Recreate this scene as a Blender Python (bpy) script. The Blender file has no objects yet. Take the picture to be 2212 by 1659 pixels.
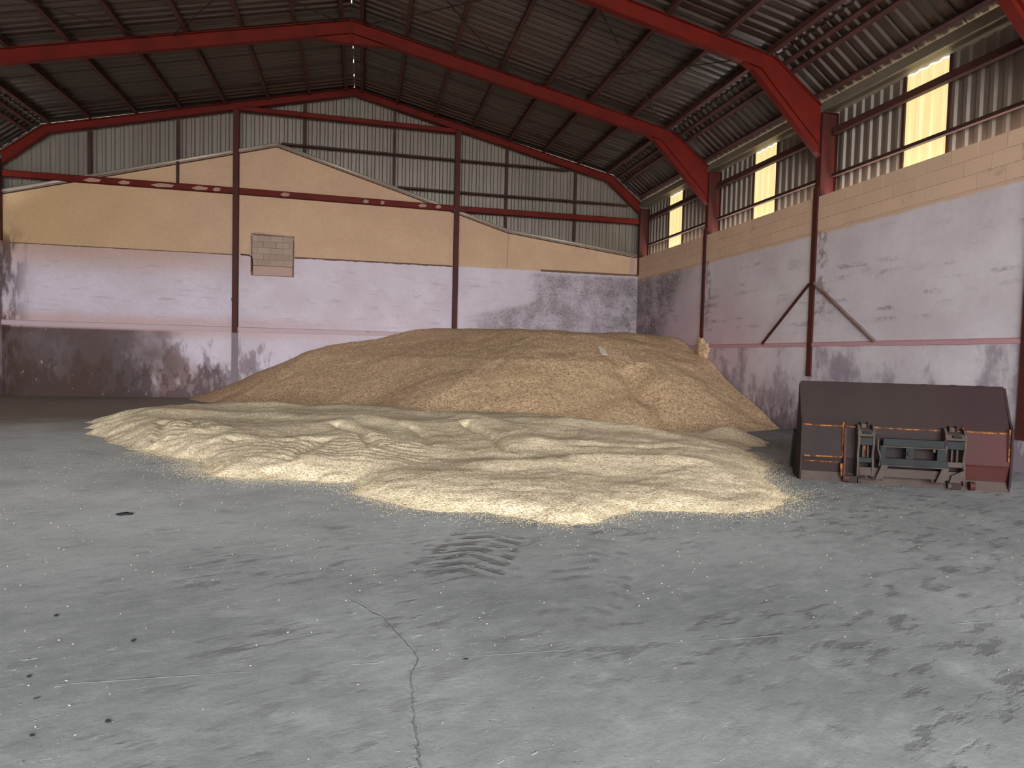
import bpy, math, random
import numpy as np
from mathutils import Vector, Matrix
random.seed(7); RNG = np.random.default_rng(7)
scn = bpy.context.scene
COL = scn.collection

# ------------------------------------------------------------------ camera
FPX, EYE = 1428.8, 1.6
YAW, PITCH, ROLL = map(math.radians, (12.705, -2.383, 1.429))
_f = Vector((math.sin(YAW)*math.cos(PITCH), math.cos(YAW)*math.cos(PITCH), math.sin(PITCH)))
_r = Vector((math.cos(YAW), -math.sin(YAW), 0)); _u = _r.cross(_f)
_r2 = _r*math.cos(ROLL) + _u*math.sin(ROLL); _u2 = _r2.cross(_f)
cam = bpy.data.cameras.new('camera'); cam.sensor_width = 36; cam.sensor_fit = 'HORIZONTAL'
cam.lens = FPX/2212*36; cam.clip_end = 300
camo = bpy.data.objects.new('camera', cam); COL.objects.link(camo)
m = Matrix((_r2, _u2, -_f)).transposed().to_4x4(); m.translation = Vector((0, 0, EYE))
camo.matrix_world = m; scn.camera = camo

# ------------------------------------------------------------------ world, sun, exposure
DOOR_X0, DOOR_X1, DOOR_H, FRONT_Y = -8.6, 7.8, 7.4, -10.7
SKY_STRENGTH = 8.0
scn.view_settings.view_transform = 'Standard'; scn.view_settings.look = 'None'
scn.view_settings.gamma = 1; scn.view_settings.use_curve_mapping = False
scn.view_settings.exposure = 1.66
wd = bpy.data.worlds.new('sky'); scn.world = wd; wd.use_nodes = True
_bg = wd.node_tree.nodes['Background']; _bg.inputs[0].default_value = (0.88, 0.94, 1.0, 1); _bg.inputs[1].default_value = SKY_STRENGTH
_sl = bpy.data.lights.new('sun', 'SUN'); _sl.energy = 9.0; _sl.angle = .01; _sl.color = (1, .86, .66)
_so = bpy.data.objects.new('sun', _sl); COL.objects.link(_so)
_so.rotation_euler = (Vector((-.86, .12, -.50))).to_track_quat('-Z', 'Y').to_euler()
# daylight enters through the open doorway behind the camera: the portal only guides sampling of the sky
_pl = bpy.data.lights.new('doorway_portal', 'AREA'); _pl.shape = 'RECTANGLE'
_pl.size = DOOR_X1-DOOR_X0; _pl.size_y = DOOR_H; _pl.cycles.is_portal = True
_po = bpy.data.objects.new('doorway_portal', _pl); COL.objects.link(_po)
_po.location = ((DOOR_X0+DOOR_X1)/2, FRONT_Y+.02, DOOR_H/2); _po.rotation_euler = (math.radians(90), 0, 0)

# ------------------------------------------------------------------ helpers: objects
def tag(o, label=None, cat=None, group=None, kind=None):
    if label: o['label'] = label
    if cat: o['category'] = cat
    if group: o['group'] = group
    if kind: o['kind'] = kind
    return o
def empty(name, loc=(0, 0, 0), rz=0):
    o = bpy.data.objects.new(name, None); COL.objects.link(o); o.location = loc; o.rotation_euler = (0, 0, rz)
    o.empty_display_size = .2
    return o
class MB:
    """collects faces for one mesh"""
    def __init__(s): s.v = []; s.f = []
    def add(s, vs, fs):
        b = len(s.v); s.v += [tuple(p) for p in vs]; s.f += [tuple(b+i for i in f) for f in fs]; return s
    def box(s, x0, x1, y0, y1, z0, z1):
        return s.add([(x0,y0,z0),(x1,y0,z0),(x1,y1,z0),(x0,y1,z0),(x0,y0,z1),(x1,y0,z1),(x1,y1,z1),(x0,y1,z1)],
                     [(0,3,2,1),(4,5,6,7),(0,1,5,4),(1,2,6,5),(2,3,7,6),(3,0,4,7)])
    def prism(s, poly, a, b, fn):
        """poly: 2D points; fn(p2d, depth)->3D"""
        n = len(poly)
        return s.add([fn(p, a) for p in poly]+[fn(p, b) for p in poly],
                     [tuple(range(n)), tuple(range(2*n-1, n-1, -1))]+[(i, i+n, (i+1) % n+n, (i+1) % n) for i in range(n)])
    def xz(s, poly, y0, y1): return s.prism(poly, y0, y1, lambda p, d: (p[0], d, p[1]))
    def yz(s, poly, x0, x1): return s.prism(poly, x0, x1, lambda p, d: (d, p[0], p[1]))
    def plate(s, a, b, t, y0, y1):
        """flat bar along a->b in XZ, thickness t, spanning y0..y1"""
        a = Vector(a); b = Vector(b); d = (b-a).normalized(); n = Vector((-d.y, d.x))*t/2
        return s.xz([a+n, b+n, b-n, a-n], y0, y1)
    def bar(s, a, b, w, h, up=(0, 0, 1)):
        a = Vector(a); b = Vector(b); d = (b-a).normalized(); r = d.cross(Vector(up)).normalized(); u = r.cross(d)
        vs = [p+r*i*w/2+u*j*h/2 for p in (a, b) for i, j in ((-1,-1),(1,-1),(1,1),(-1,1))]
        return s.add(vs, [(0,1,2,3),(7,6,5,4),(0,4,5,1),(1,5,6,2),(2,6,7,3),(3,7,4,0)])
    def tube(s, pts, r, n=6):
        pts = [Vector(p) for p in pts]; vs = []; fs = []
        for i, p in enumerate(pts):
            d = (pts[min(i+1, len(pts)-1)]-pts[max(i-1, 0)]).normalized()
            a = d.cross(Vector((0, 0, 1))); a = a.normalized() if a.length > .01 else Vector((1, 0, 0)); b = d.cross(a)
            vs += [p+(a*math.cos(k*6.2832/n)+b*math.sin(k*6.2832/n))*r for k in range(n)]
        for i in range(len(pts)-1):
            fs += [(i*n+k, i*n+(k+1) % n, (i+1)*n+(k+1) % n, (i+1)*n+k) for k in range(n)]
        fs += [tuple(range(n))[::-1], tuple((len(pts)-1)*n+k for k in range(n))]
        return s.add(vs, fs)
    def mesh(s, name, mat):
        me = bpy.data.meshes.new(name); me.from_pydata(s.v, [], s.f); me.validate(); me.update()
        if mat: me.materials.append(mat)
        bm_fix(me); return me
    def build(s, name, mat, parent=None, smooth=False, bevel=0):
        o = bpy.data.objects.new(name, s.mesh(name, mat)); COL.objects.link(o)
        if parent: o.parent = parent
        if smooth: o.data.polygons.foreach_set('use_smooth', [True]*len(o.data.polygons))
        if bevel:
            md = o.modifiers.new('bevel', 'BEVEL'); md.width = bevel; md.segments = 2; md.limit_method = 'ANGLE'
        return o
import bmesh
def bm_fix(me):
    bm = bmesh.new(); bm.from_mesh(me); bmesh.ops.recalc_face_normals(bm, faces=bm.faces); bm.to_mesh(me); bm.free()
def link(name, me, parent=None, loc=(0, 0, 0), rot=(0, 0, 0), scale=(1, 1, 1)):
    o = bpy.data.objects.new(name, me); COL.objects.link(o); o.parent = parent
    o.location = loc; o.rotation_euler = rot; o.scale = scale; return o
def mesh_np(name, v, f, mat, parent=None, smooth=True):
    me = bpy.data.meshes.new(name); v = np.asarray(v, np.float32); f = np.asarray(f, np.int32); k = f.shape[1]
    me.vertices.add(len(v)); me.vertices.foreach_set('co', v.ravel())
    me.loops.add(f.size); me.loops.foreach_set('vertex_index', f.ravel())
    me.polygons.add(len(f)); me.polygons.foreach_set('loop_start', np.arange(0, f.size, k, dtype=np.int32))
    me.polygons.foreach_set('use_smooth', np.full(len(f), smooth)); me.update(calc_edges=True); me.validate()
    me.materials.append(mat); o = bpy.data.objects.new(name, me); COL.objects.link(o); o.parent = parent; return o

# ------------------------------------------------------------------ helpers: materials
def lin(r, g, b): return tuple(((v/255/12.92) if v/255 <= .04045 else ((v/255+.055)/1.055)**2.4) for v in (r, g, b))+(1,)
class X:
    """a socket with arithmetic"""
    def __init__(s, g, k): s.g = g; s.k = k
    def _m(s, op, o=None, o2=None, clamp=False):
        n = s.g.nt.nodes.new('ShaderNodeMath'); n.operation = op; n.use_clamp = clamp
        for i, q in enumerate((s, o, o2)):
            if q is None: continue
            if isinstance(q, X): s.g.nt.links.new(q.k, n.inputs[i])
            else: n.inputs[i].default_value = q
        return X(s.g, n.outputs[0])
    def __add__(s, o): return s._m('ADD', o)
    __radd__ = __add__
    def __sub__(s, o): return s._m('SUBTRACT', o)
    def __rsub__(s, o): return s._m('MULTIPLY', -1)+o
    def __mul__(s, o): return s._m('MULTIPLY', o)
    __rmul__ = __mul__
    def __truediv__(s, o): return s._m('DIVIDE', o)
    def max(s, o): return s._m('MAXIMUM', o)
    def min(s, o): return s._m('MINIMUM', o)
    def abs(s): return s._m('ABSOLUTE')
    def frac(s): return s._m('FRACT')
    def sqrt(s): return s._m('SQRT')
    def sin(s): return s._m('SINE')
    def clip(s): return s._m('ADD', 0., clamp=True)
    def ss(s, a, b):
        """smoothstep 0..1 between a and b (a may exceed b)"""
        n = s.g.nt.nodes.new('ShaderNodeMapRange'); n.interpolation_type = 'SMOOTHSTEP'
        s.g.nt.links.new(s.k, n.inputs[0])
        if a < b: n.inputs[1].default_value, n.inputs[2].default_value = a, b; n.inputs[3].default_value, n.inputs[4].default_value = 0, 1
        else: n.inputs[1].default_value, n.inputs[2].default_value = b, a; n.inputs[3].default_value, n.inputs[4].default_value = 1, 0
        return X(s.g, n.outputs[0])
class G:
    def __init__(s, name, rough=.8, metal=0., spec=.3):
        s.mat = bpy.data.materials.new(name); s.mat.use_nodes = True; s.nt = s.mat.node_tree
        s.b = s.nt.nodes['Principled BSDF']; s.b.inputs['Roughness'].default_value = rough; s.b.inputs['Metallic'].default_value = metal
        s.b.inputs['Specular IOR Level'].default_value = spec
    def pos(s, obj=False):
        if obj: k = s.nt.nodes.new('ShaderNodeTexCoord').outputs['Object']
        else: k = s.nt.nodes.new('ShaderNodeNewGeometry').outputs['Position']
        s.P = X(s, k); n = s.nt.nodes.new('ShaderNodeSeparateXYZ'); s.nt.links.new(k, n.inputs[0])
        s.x, s.y, s.z = (X(s, n.outputs[i]) for i in range(3)); return s
    def vec(s, x, y, z):
        n = s.nt.nodes.new('ShaderNodeCombineXYZ')
        for i, q in enumerate((x, y, z)):
            if isinstance(q, X): s.nt.links.new(q.k, n.inputs[i])
            else: n.inputs[i].default_value = q
        return X(s, n.outputs[0])
    def noise(s, scale, detail=3, rough=.55, v=None, dist=0.):
        n = s.nt.nodes.new('ShaderNodeTexNoise'); s.nt.links.new((v or s.P).k, n.inputs['Vector'])
        n.inputs['Scale'].default_value = scale; n.inputs['Detail'].default_value = detail; n.inputs['Roughness'].default_value = rough; n.inputs['Distortion'].default_value = dist
        return X(s, n.outputs[0])
    def voro(s, scale, v=None, feature='F1', out=0):
        n = s.nt.nodes.new('ShaderNodeTexVoronoi'); n.feature = feature; s.nt.links.new((v or s.P).k, n.inputs['Vector']); n.inputs['Scale'].default_value = scale
        return X(s, n.outputs[out])
    def sep(s, c):
        n = s.nt.nodes.new('ShaderNodeSeparateColor'); s.nt.links.new(c.k, n.inputs[0]); return [X(s, n.outputs[i]) for i in range(3)]
    def rnd(s): return X(s, s.nt.nodes.new('ShaderNodeObjectInfo').outputs['Random'])
    def mix(s, f, a, b, mode='MIX'):
        n = s.nt.nodes.new('ShaderNodeMix'); n.data_type = 'RGBA'; n.blend_type = mode; n.clamp_factor = True
        for i, q in ((0, f), (6, a), (7, b)):
            if isinstance(q, X): s.nt.links.new(q.k, n.inputs[i])
            else: n.inputs[i].default_value = q
        return X(s, n.outputs[2])
    def col(s, c):
        if isinstance(c, X): s.nt.links.new(c.k, s.b.inputs['Base Color'])
        else: s.b.inputs['Base Color'].default_value = c
        return s
    def inp(s, name, v): s.nt.links.new(v.k, s.b.inputs[name]); return s
    def bump(s, h, strength=.5, dist=.02):
        n = s.nt.nodes.new('ShaderNodeBump'); n.inputs['Strength'].default_value = strength; n.inputs['Distance'].default_value = dist
        s.nt.links.new(h.k, n.inputs['Height']); s.nt.links.new(n.outputs[0], s.b.inputs['Normal']); return s

# ------------------------------------------------------------------ dimensions
X0 = -0.43                     # ridge
XR, XL, YB = 9.98, -10.84, 23.3
BAYS = [8.22, 13.3, 18.3]
PER, DEP = .26, .045           # sheet profile
def roof_z(t): return 10.50-.222*abs(t)          # underside of the main roof sheets
def mas_z(x):                                     # sloping top of the gable masonry
    return float(np.interp(x, [-10.9, -8.43, -2.89, .96, 4.93, 9.98, 10.6], [6.17, 6.83, 8.34, 7.22, 6.04, 5.42, 5.36]))

# ------------------------------------------------------------------ materials
def mat_floor():
    g = G('dusty_concrete', .75, spec=.25).pos()
    n1 = g.noise(.45, 6, .6); n2 = g.noise(2.3, 5, .6)
    c = g.mix(n1.ss(.35, .65), lin(132, 133, 130), lin(156, 157, 153))
    # pale meal dust towards the grain, with the mid-floor's brighter light painted in
    dust_light = ((g.y-4.2)/3.6).clip()*g.x.ss(7.5, 2.5)*(g.noise(.8, 4, .6, g.vec(g.x, g.y, 2.)).ss(.25, .6)*.6+.4)
    c = g.mix((dust_light*.85).clip(), c, lin(212, 211, 205))
    c = g.mix(n2.ss(.52, .72)*.35, c, lin(182, 183, 180))
    # dark worn patches, denser to the right
    reg = (g.noise(.55, 3, .5, g.vec(g.x+7, g.y*1.3, 3.)) + (g.x-.5)*.035 + (3.2-g.y)*.03).ss(.38, .62)
    rx = g.x*.93+g.y*.36; ry = g.y*.93-g.x*.36
    patch = g.noise(4.2, 5, .62, g.vec(rx*.8, ry*1.9, 1.)).ss(.52, .66)
    c = g.mix((reg*patch*.62).clip(), c, lin(94, 92, 89))
    mot = g.noise(7.5, 5, .7, g.vec(rx*.7, ry*1.5, 12.), .4); c = g.mix((mot.ss(.46, .7)*.30).clip(), c, lin(104, 106, 107)); c = g.mix((mot.ss(.5, .28)*.22).clip(), c, lin(186, 188, 188))
    fin = g.noise(38, 4, .7); c = g.mix((fin.ss(.5, .72)*.22).clip(), c, lin(96, 98, 99))
    patch2 = g.noise(2.1, 4, .6, g.vec(g.x, g.y*1.6, 9.)).ss(.56, .72)
    c = g.mix(patch2*.25, c, lin(104, 106, 108))
    # herring-bone tyre print
    dx, dy = .38, .925
    a = (g.x-.92)*dx+(g.y-5.28)*dy; b = (g.x-.92)*dy-(g.y-5.28)*dx
    wob = g.noise(3.5, 2)*.12
    tread = ((a+b.abs()*.55+wob)/.19).frac().ss(.42, .58)*b.abs().ss(.36, .30)*a.abs().ss(.68, .45)
    tread = tread*g.noise(5, 3).ss(.34, .55)
    c = g.mix((tread*.6).clip(), c, lin(92, 88, 84))
    b2 = b-.95; a2 = a+.5
    tr2 = ((a2+b2.abs()*.6+wob)/.2).frac().ss(.45, .6)*b2.abs().ss(.34, .26)*a2.abs().ss(1.1, .6)*g.noise(4, 3).ss(.45, .6)
    c = g.mix((tr2*.5).clip(), c, lin(98, 95, 92))
    # pale wheel-scuffed dust and flakes, mostly on the left
    sc = g.noise(17, 3, .7, g.vec(g.x*.55+g.y*.5, g.y*1.5-g.x*.6, 0.), .8).ss(.63, .69)
    sreg = g.noise(.8, 3, .5, g.vec(g.x, g.y, 5.)).ss(.42, .62)*g.x.ss(3.2, -.5)
    c = g.mix((sc*sreg*.75).clip(), c, lin(206, 208, 208))
    sd = g.noise(23, 3, .7, g.vec(g.x*.6-g.y*.5, g.y*1.3+g.x*.5, 6.), .8).ss(.655, .70)
    c = g.mix((sd*sreg*.55).clip(), c, lin(92, 95, 98))
    # grain dust trodden around the heap
    dust = (g.noise(1.2, 4)*.5+((g.y-13.5)/6.).clip()*.9+((g.x*-1-2.)/6.).clip()*.3-.45).ss(0, .55)
    c = g.mix((dust*.85).clip(), c, lin(128, 112, 92))
    # cracks and the pour joint
    wx = g.x+g.noise(6, 3, .6)*.06-.03; wy = g.y+g.noise(6, 3, .6, g.vec(g.x, g.y, 4.))*.06-.03
    crack = None
    pts = [(-.06, 4.35), (.15, 4.0), (.31, 3.45), (.26, 3.3), (.24, 2.99), (.23, 2.3)]
    for p, q in zip(pts[:-1], pts[1:]):
        ex, ey = q[0]-p[0], q[1]-p[1]; l2 = ex*ex+ey*ey
        t = (((wx-p[0])*ex+(wy-p[1])*ey)/l2).clip()
        d1 = wx-p[0]-t*ex; d2 = wy-p[1]-t*ey; d = (d1*d1+d2*d2).sqrt()
        crack = d if crack is None else crack.min(d)
    jd = (g.y-3.43+g.x*.018+g.noise(9, 2)*.012).abs()
    jm = jd.ss(.006, .002)*g.noise(1.6, 4, .6, g.vec(g.x, 2., 0.)).ss(.46, .58)
    cm = crack.ss(.007, .002)*g.noise(3, 3).ss(.3, .5)
    c = g.mix((cm*.6).clip(), c, lin(112, 116, 120)); c = g.mix((jm*.3).clip(), c, lin(180, 184, 186))
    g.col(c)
    h = g.noise(30, 4, .65)*.25+sc*sreg*1.0-sd*sreg*.8+g.noise(3, 4)*.4-tread*.7-cm*.8+jm*.3-patch*reg*.25+crack.ss(.03, .008)*.18*g.noise(14, 3).ss(.4, .6)
    g.bump(h, .6, .012); return g.mat
def mat_wall_back():
    g = G('plastered_masonry_back', .9, spec=.15).pos()
    n = g.noise(.8, 5, .6); f = g.noise(9, 4, .6)
    tan = g.mix(n.ss(.3, .7), lin(200, 165, 136), lin(208, 174, 142))
    tan = g.mix(g.x.ss(-4, -10)*.45, tan, lin(196, 160, 108))
    lil = g.mix(n.ss(.3, .7), lin(206, 190, 198), lin(218, 204, 214))
    lil = g.mix((g.z.ss(3.6, 4.7)*g.x.ss(-1, -7)*.75).clip(), lil, lin(190, 152, 128))
    lil = g.mix(((g.z-2.3).abs().ss(.5, .1)*g.x.ss(3, -7)*.6).clip(), lil, lin(196, 154, 142))
    edge = g.z+g.noise(5, 3)*.03
    c = g.mix(edge.ss(4.72, 4.745), lil, tan)
    # fine speckle and flyspecks near the top
    sp = g.voro(5.5, g.vec(g.x*1.3, 0., g.z)).ss(.10, .05)*g.noise(1.3, 2, .5, g.vec(g.x, 4., g.z)).ss(.5, .62)*g.z.ss(4.8, 5.6)
    c = g.mix((sp*.6).clip(), c, lin(120, 84, 60))
    # horizontal trowel smears in the middle band
    sm = g.noise(3.2, 4, .6, g.vec(g.x*.45, 1., g.z*3.2)).ss(.55, .75)*g.z.ss(4.6, 4.2)*g.z.ss(2.3, 2.7)
    c = g.mix((sm*.35).clip(), c, lin(140, 130, 136))
    # rising damp on the dado
    low = g.z.ss(2.2, 2.1)
    st = (g.noise(1.1, 5, .65, g.vec(g.x*1.6, 2., g.z*.7))+(1.25-g.z)*.16).ss(.46, .60)
    c = g.mix((low*st*.72).clip(), c, lin(112, 94, 96))
    st2 = (g.noise(2.6, 5, .65, g.vec(g.x*1.5, 7., g.z*.6))+(.7-g.z)*.22).ss(.50, .58)
    c = g.mix((low*st2*.65).clip(), c, lin(84, 68, 70))
    rust = low*g.noise(.5, 3, .5, g.vec(g.x, 8., g.z)).ss(.4, .6)*g.x.ss(-3.5, -7.)
    c = g.mix((rust*.55).clip(), c, lin(120, 78, 56))
    c = g.mix((low*(g.x+g.noise(1.2, 3)*2.).ss(-4.4, -6.6)*.84).clip(), c, lin(78, 62, 57))  # separate tone: whole dado darker towards the left end
    chip = low*g.noise(5, 4, .7, g.vec(g.x*1.2, 5., g.z*.7)).ss(.64, .69)
    c = g.mix((chip*.6).clip(), c, lin(198, 188, 196))
    # mould in the right-hand corner above the grain
    mm = (g.x.ss(5.6, 6.3)*g.z.ss(4.75, 4.55)+(g.x.ss(3.2, 4.6)*(g.z+g.x*-.22).ss(2.35, 2.1))).clip()
    mo = g.noise(1.3, 5, .7, g.vec(g.x, 3., g.z)).ss(.36, .66)*.38+g.noise(16, 4, .7).ss(.45, .65)*.26+.22
    c = g.mix((mm*(mo+g.x.ss(8., 9.9)*.2)).clip(), c, lin(104, 94, 90))
    # soot streaks by the left wall
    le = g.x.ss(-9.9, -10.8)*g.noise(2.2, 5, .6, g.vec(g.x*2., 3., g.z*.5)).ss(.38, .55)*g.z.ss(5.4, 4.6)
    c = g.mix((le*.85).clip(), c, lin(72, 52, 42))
    # hairline cracks
    vk = (g.x-5.0+g.noise(2, 3)*.06).abs().ss(.02, .006)*g.z.ss(4.7, 4.8)
    c = g.mix((vk*.6).clip(), c, lin(126, 92, 72))
    c = g.mix(f*.22, c, lin(130, 115, 110), 'MULTIPLY')
    g.col(c); g.bump(g.noise(22, 4, .6)*.3+n+chip*.6-st2*low*.4, .35, .02); return g.mat
def mat_wall_side(name):
    g = G(name, .9, spec=.15).pos()
    n = g.noise(.7, 5, .6)
    c = g.mix(n.ss(.3, .7), lin(196, 184, 186), lin(212, 202, 204))
    c = g.mix((g.y.ss(13.5, 17.5)*g.z.ss(5., 2.)*.55).clip(), c, lin(190, 150, 162))
    c = g.mix((g.z+g.noise(3, 3)*.12).ss(4.55, 4.62), c, lin(204, 170, 144))
    # rows of smudges left by the shuttering boards
    row = ((g.z+g.y*-.004)/.235).frac()
    row = (row-.5).abs().ss(.30, .12)
    sm = row*g.noise(1.6, 4, .65, g.vec(4., g.y*.55, g.z*1.6)).ss(.52, .66)*g.z.ss(4.5, 4.1)*g.z.ss(2.2, 2.6)
    c = g.mix((sm*.6*g.noise(14, 3).ss(.3, .6)).clip(), c, lin(112, 98, 98))
    sm2 = g.noise(1.1, 5, .65, g.vec(4., g.y*.6, g.z*1.5)).ss(.58, .74)
    c = g.mix((sm2*.4).clip(), c, lin(132, 122, 124))
    # dado
    low = g.z.ss(2.02, 1.96)
    st = (g.noise(1.2, 5, .65, g.vec(2., g.y*1.2, g.z*.7))+(1.1-g.z)*.10).ss(.42, .62)
    c = g.mix((low*st*.7).clip(), c, lin(124, 108, 118))
    st2 = (g.noise(3.2, 5, .7, g.vec(7., g.y*1.4, g.z*.55))+(.65-g.z)*.3).ss(.5, .58)
    c = g.mix((low*st2*.55).clip(), c, lin(96, 76, 84))
    chip = low*g.noise(5.5, 4, .7, g.vec(7., g.y*1.4, g.z*.7)).ss(.63, .68)
    c = g.mix((chip*.6).clip(), c, lin(206, 196, 204))
    # mould by the far corner
    mm = (g.y+g.z*.9).ss(22.6, 24.2)*g.z.ss(4.7, 4.4)*g.z.ss(1.6, 2.2)
    mo = g.noise(1.4, 5, .7).ss(.3, .58)*.5+g.noise(15, 4, .7).ss(.42, .62)*.4
    c = g.mix((mm*mo).clip(), c, lin(88, 76, 76))
    # dark scorch beside the posts
    for yc in BAYS[1:]:
        dd = (g.y-yc+.24).abs().ss(.26, .05)*g.noise(4, 4, .6).ss(.44, .58)*g.z.ss(2.4, 3.)
        c = g.mix((dd*.55).clip(), c, lin(84, 70, 66))
    c = g.mix(g.noise(9, 4, .6)*.2, c, lin(130, 118, 116), 'MULTIPLY')
    g.col(c); g.bump(g.noise(22, 4, .6)*.3+n+chip*.6-sm*.3, .35, .02); return g.mat
def mat_block(name, a, b):
    g = G(name, .92, spec=.12).pos()
    r = g.rnd(); c = g.mix((r*.7+g.noise(7, 4)*.3).clip(), lin(*a), lin(*b))
    c = g.mix((g.noise(3, 5, .65).ss(.58, .75)*.35).clip(), c, lin(110, 84, 70))
    g.col(c); g.bump(g.noise(40, 4, .6), .4, .01); return g.mat
def mat_steel(name, base, dirt, rough=.55, obj=False):
    g = G(name, rough, 0., .15).pos(obj)
    n = g.noise(2.2, 5, .6); c = g.mix(n.ss(.35, .7), lin(*base), lin(*dirt))
    c = g.mix((g.noise(11, 4, .65).ss(.6, .75)*.5).clip(), c, lin(*[int(v*.7) for v in base]))
    g.col(c); g.bump(g.noise(35, 3), .15, .004); return g.mat
def mat_sheet(name, a, b, rough=.42, metal=.75):
    g = G(name, rough, metal, .4).pos()
    r = g.rnd(); c = g.mix((r*.5+g.noise(1.1, 4)*.6).clip(), lin(*a), lin(*b))
    c = g.mix((g.noise(6, 5, .65).ss(.56, .75)*.4).clip(), c, lin(96, 84, 74))
    g.col(c); g.inp('Roughness', g.noise(3, 4)*.22+rough-.11); return g.mat
def mat_grain(name, pale, mid, dark, scale, bstr):
    g = G(name, .85, 0., .2).pos()
    w = g.noise(scale*.35, 2)
    v = g.vec(g.x*1.0+w*.02, g.y*.72+g.x*.3, g.z+g.y*.2)
    cells = g.voro(scale, v, out=1); rr, gg, bb = g.sep(cells)
    d = g.voro(scale, v, out=0)
    c = g.mix(rr.ss(.0, .75), lin(*dark), lin(*mid)); c = g.mix(gg.ss(.45, .8), c, lin(*pale))
    c = g.mix((d*scale*.012).ss(.3, .9)*.35, c, lin(*dark))
    big = g.noise(1.0, 5, .65).ss(.36, .66); c = g.mix(big*.28, c, lin(*[int(v*.86) for v in mid]))
    fine = g.noise(scale*.22, 3, .7).ss(.4, .62); c = g.mix(fine*.25, c, lin(*dark))
    g.col(c); g.bump((d*-1.+rr*.6)*1.+g.noise(scale*.25, 3, .6)*.8, bstr, .012); return g.mat
M = {}
M['floor'] = mat_floor(); M['wall_back'] = mat_wall_back(); M['wall_side'] = mat_wall_side('plastered_masonry_side')
M['block_tan'] = mat_block('painted_block', (196, 164, 140), (208, 176, 148))
M['block_grey'] = mat_block('bare_block', (156, 134, 118), (176, 154, 138))
M['render'] = mat_block('sand_render', (186, 152, 140), (178, 150, 142))
M['mortar'] = mat_block('mortar', (112, 88, 76), (122, 96, 82))
M['block_dark'] = mat_block('hole_shade_block', (116, 86, 70), (128, 98, 80))  # dark tone painting the shade of open holes in the top row
M['damp'] = mat_block('damp_plaster', (122, 110, 114), (134, 122, 126))
M['red'] = mat_steel('red_oxide_steel', (100, 25, 17), (86, 23, 17))
M['redpost'] = mat_steel('red_oxide_post', (80, 36, 31), (66, 37, 30))
M['purlin'] = mat_steel('brown_steel', (80, 50, 44), (66, 42, 37))
M['thin'] = mat_steel('brown_angle', (70, 46, 38), (58, 38, 32))
M['rod'] = mat_steel('dark_rod', (58, 40, 32), (44, 32, 26))
M['sheet_roof'] = mat_sheet('roof_sheet_metal', (98, 87, 80), (84, 74, 68), .36, .8)
M['sheet_wall'] = mat_sheet('cladding_metal', (138, 128, 116), (120, 110, 100), .48, .5)
M['flash'] = mat_sheet('flashing_metal', (196, 182, 168), (170, 154, 140), .45, .3)
M['gutter'] = mat_sheet('gutter_metal', (150, 140, 120), (130, 120, 104), .5, .5)
M['pink'] = mat_block('pink_ledge', (186, 140, 142), (170, 124, 128))
M['ledge'] = mat_block('plaster_ledge', (196, 160, 152), (190, 168, 172))
M['heap'] = mat_grain('grain_brown', (240, 206, 166), (214, 178, 138), (150, 114, 80), 40, .7)
M['spread'] = mat_grain('grain_straw', (252, 236, 204), (244, 222, 184), (182, 154, 114), 62, .6)
def mat_window():
    g = G('translucent_panel', .6).pos()
    st = g.noise(7, 3, .5, g.vec(0., g.y*2.2, g.z*.12)); sp = g.noise(9, 3, .6).ss(.70, .76)
    c = g.mix(st.ss(.35, .65), lin(255, 230, 158), lin(255, 239, 178))
    c = g.mix((sp*.6).clip(), c, lin(190, 150, 70))
    g.col(lin(120, 108, 80)); g.nt.links.new(c.k, g.b.inputs['Emission Color']); g.b.inputs['Emission Strength'].default_value = WIN_E; return g.mat
WIN_E = .285
M['window'] = mat_window()
def mat_plain(name, c, rough=.7, metal=0.): return G(name, rough, metal).col(lin(*c)).mat

# ------------------------------------------------------------------ floor and yard
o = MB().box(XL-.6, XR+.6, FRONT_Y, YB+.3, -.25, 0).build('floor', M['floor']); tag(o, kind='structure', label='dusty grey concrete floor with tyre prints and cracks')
o = MB().box(-40, 40, FRONT_Y-45, FRONT_Y, -.25, -.01).build('ground', mat_block('yard_concrete', (150, 142, 130), (160, 152, 140))); tag(o, kind='structure', label='open concrete yard outside the doorway')

# ------------------------------------------------------------------ gable wall (masonry with a sloping top)
PX0, PX1, PZ0, PZ1 = -3.66, -2.31, 4.06, 5.44          # hole in the plaster that shows the blocks
wb = MB()
xs = sorted(set([XL-.52, XL, -8.43, -2.89, .96, 4.93, XR, XR+.52, PX0, PX1]))
def col_prism(x0, x1, z0a, z1a, z0b, z1b): wb.xz([(x0, z0a), (x1, z0b), (x1, z1b), (x0, z1a)], YB, YB+.22)
for a, b in zip(xs[:-1], xs[1:]):
    if a >= PX0-1e-6 and b <= PX1+1e-6:
        col_prism(a, b, 0, PZ0, 0, PZ0); col_prism(a, b, PZ1, mas_z(a), PZ1-.03, mas_z(b))
    else: col_prism(a, b, 0, mas_z(a), 0, mas_z(b))
wb.box(PX0-.05, PX1+.05, YB+.10, YB+.2, PZ0-.05, PZ1+.05)
wall_back = wb.build('wall_back', M['wall_back']); tag(wall_back, kind='structure', label='plastered masonry gable wall with metal cladding above')
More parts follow.
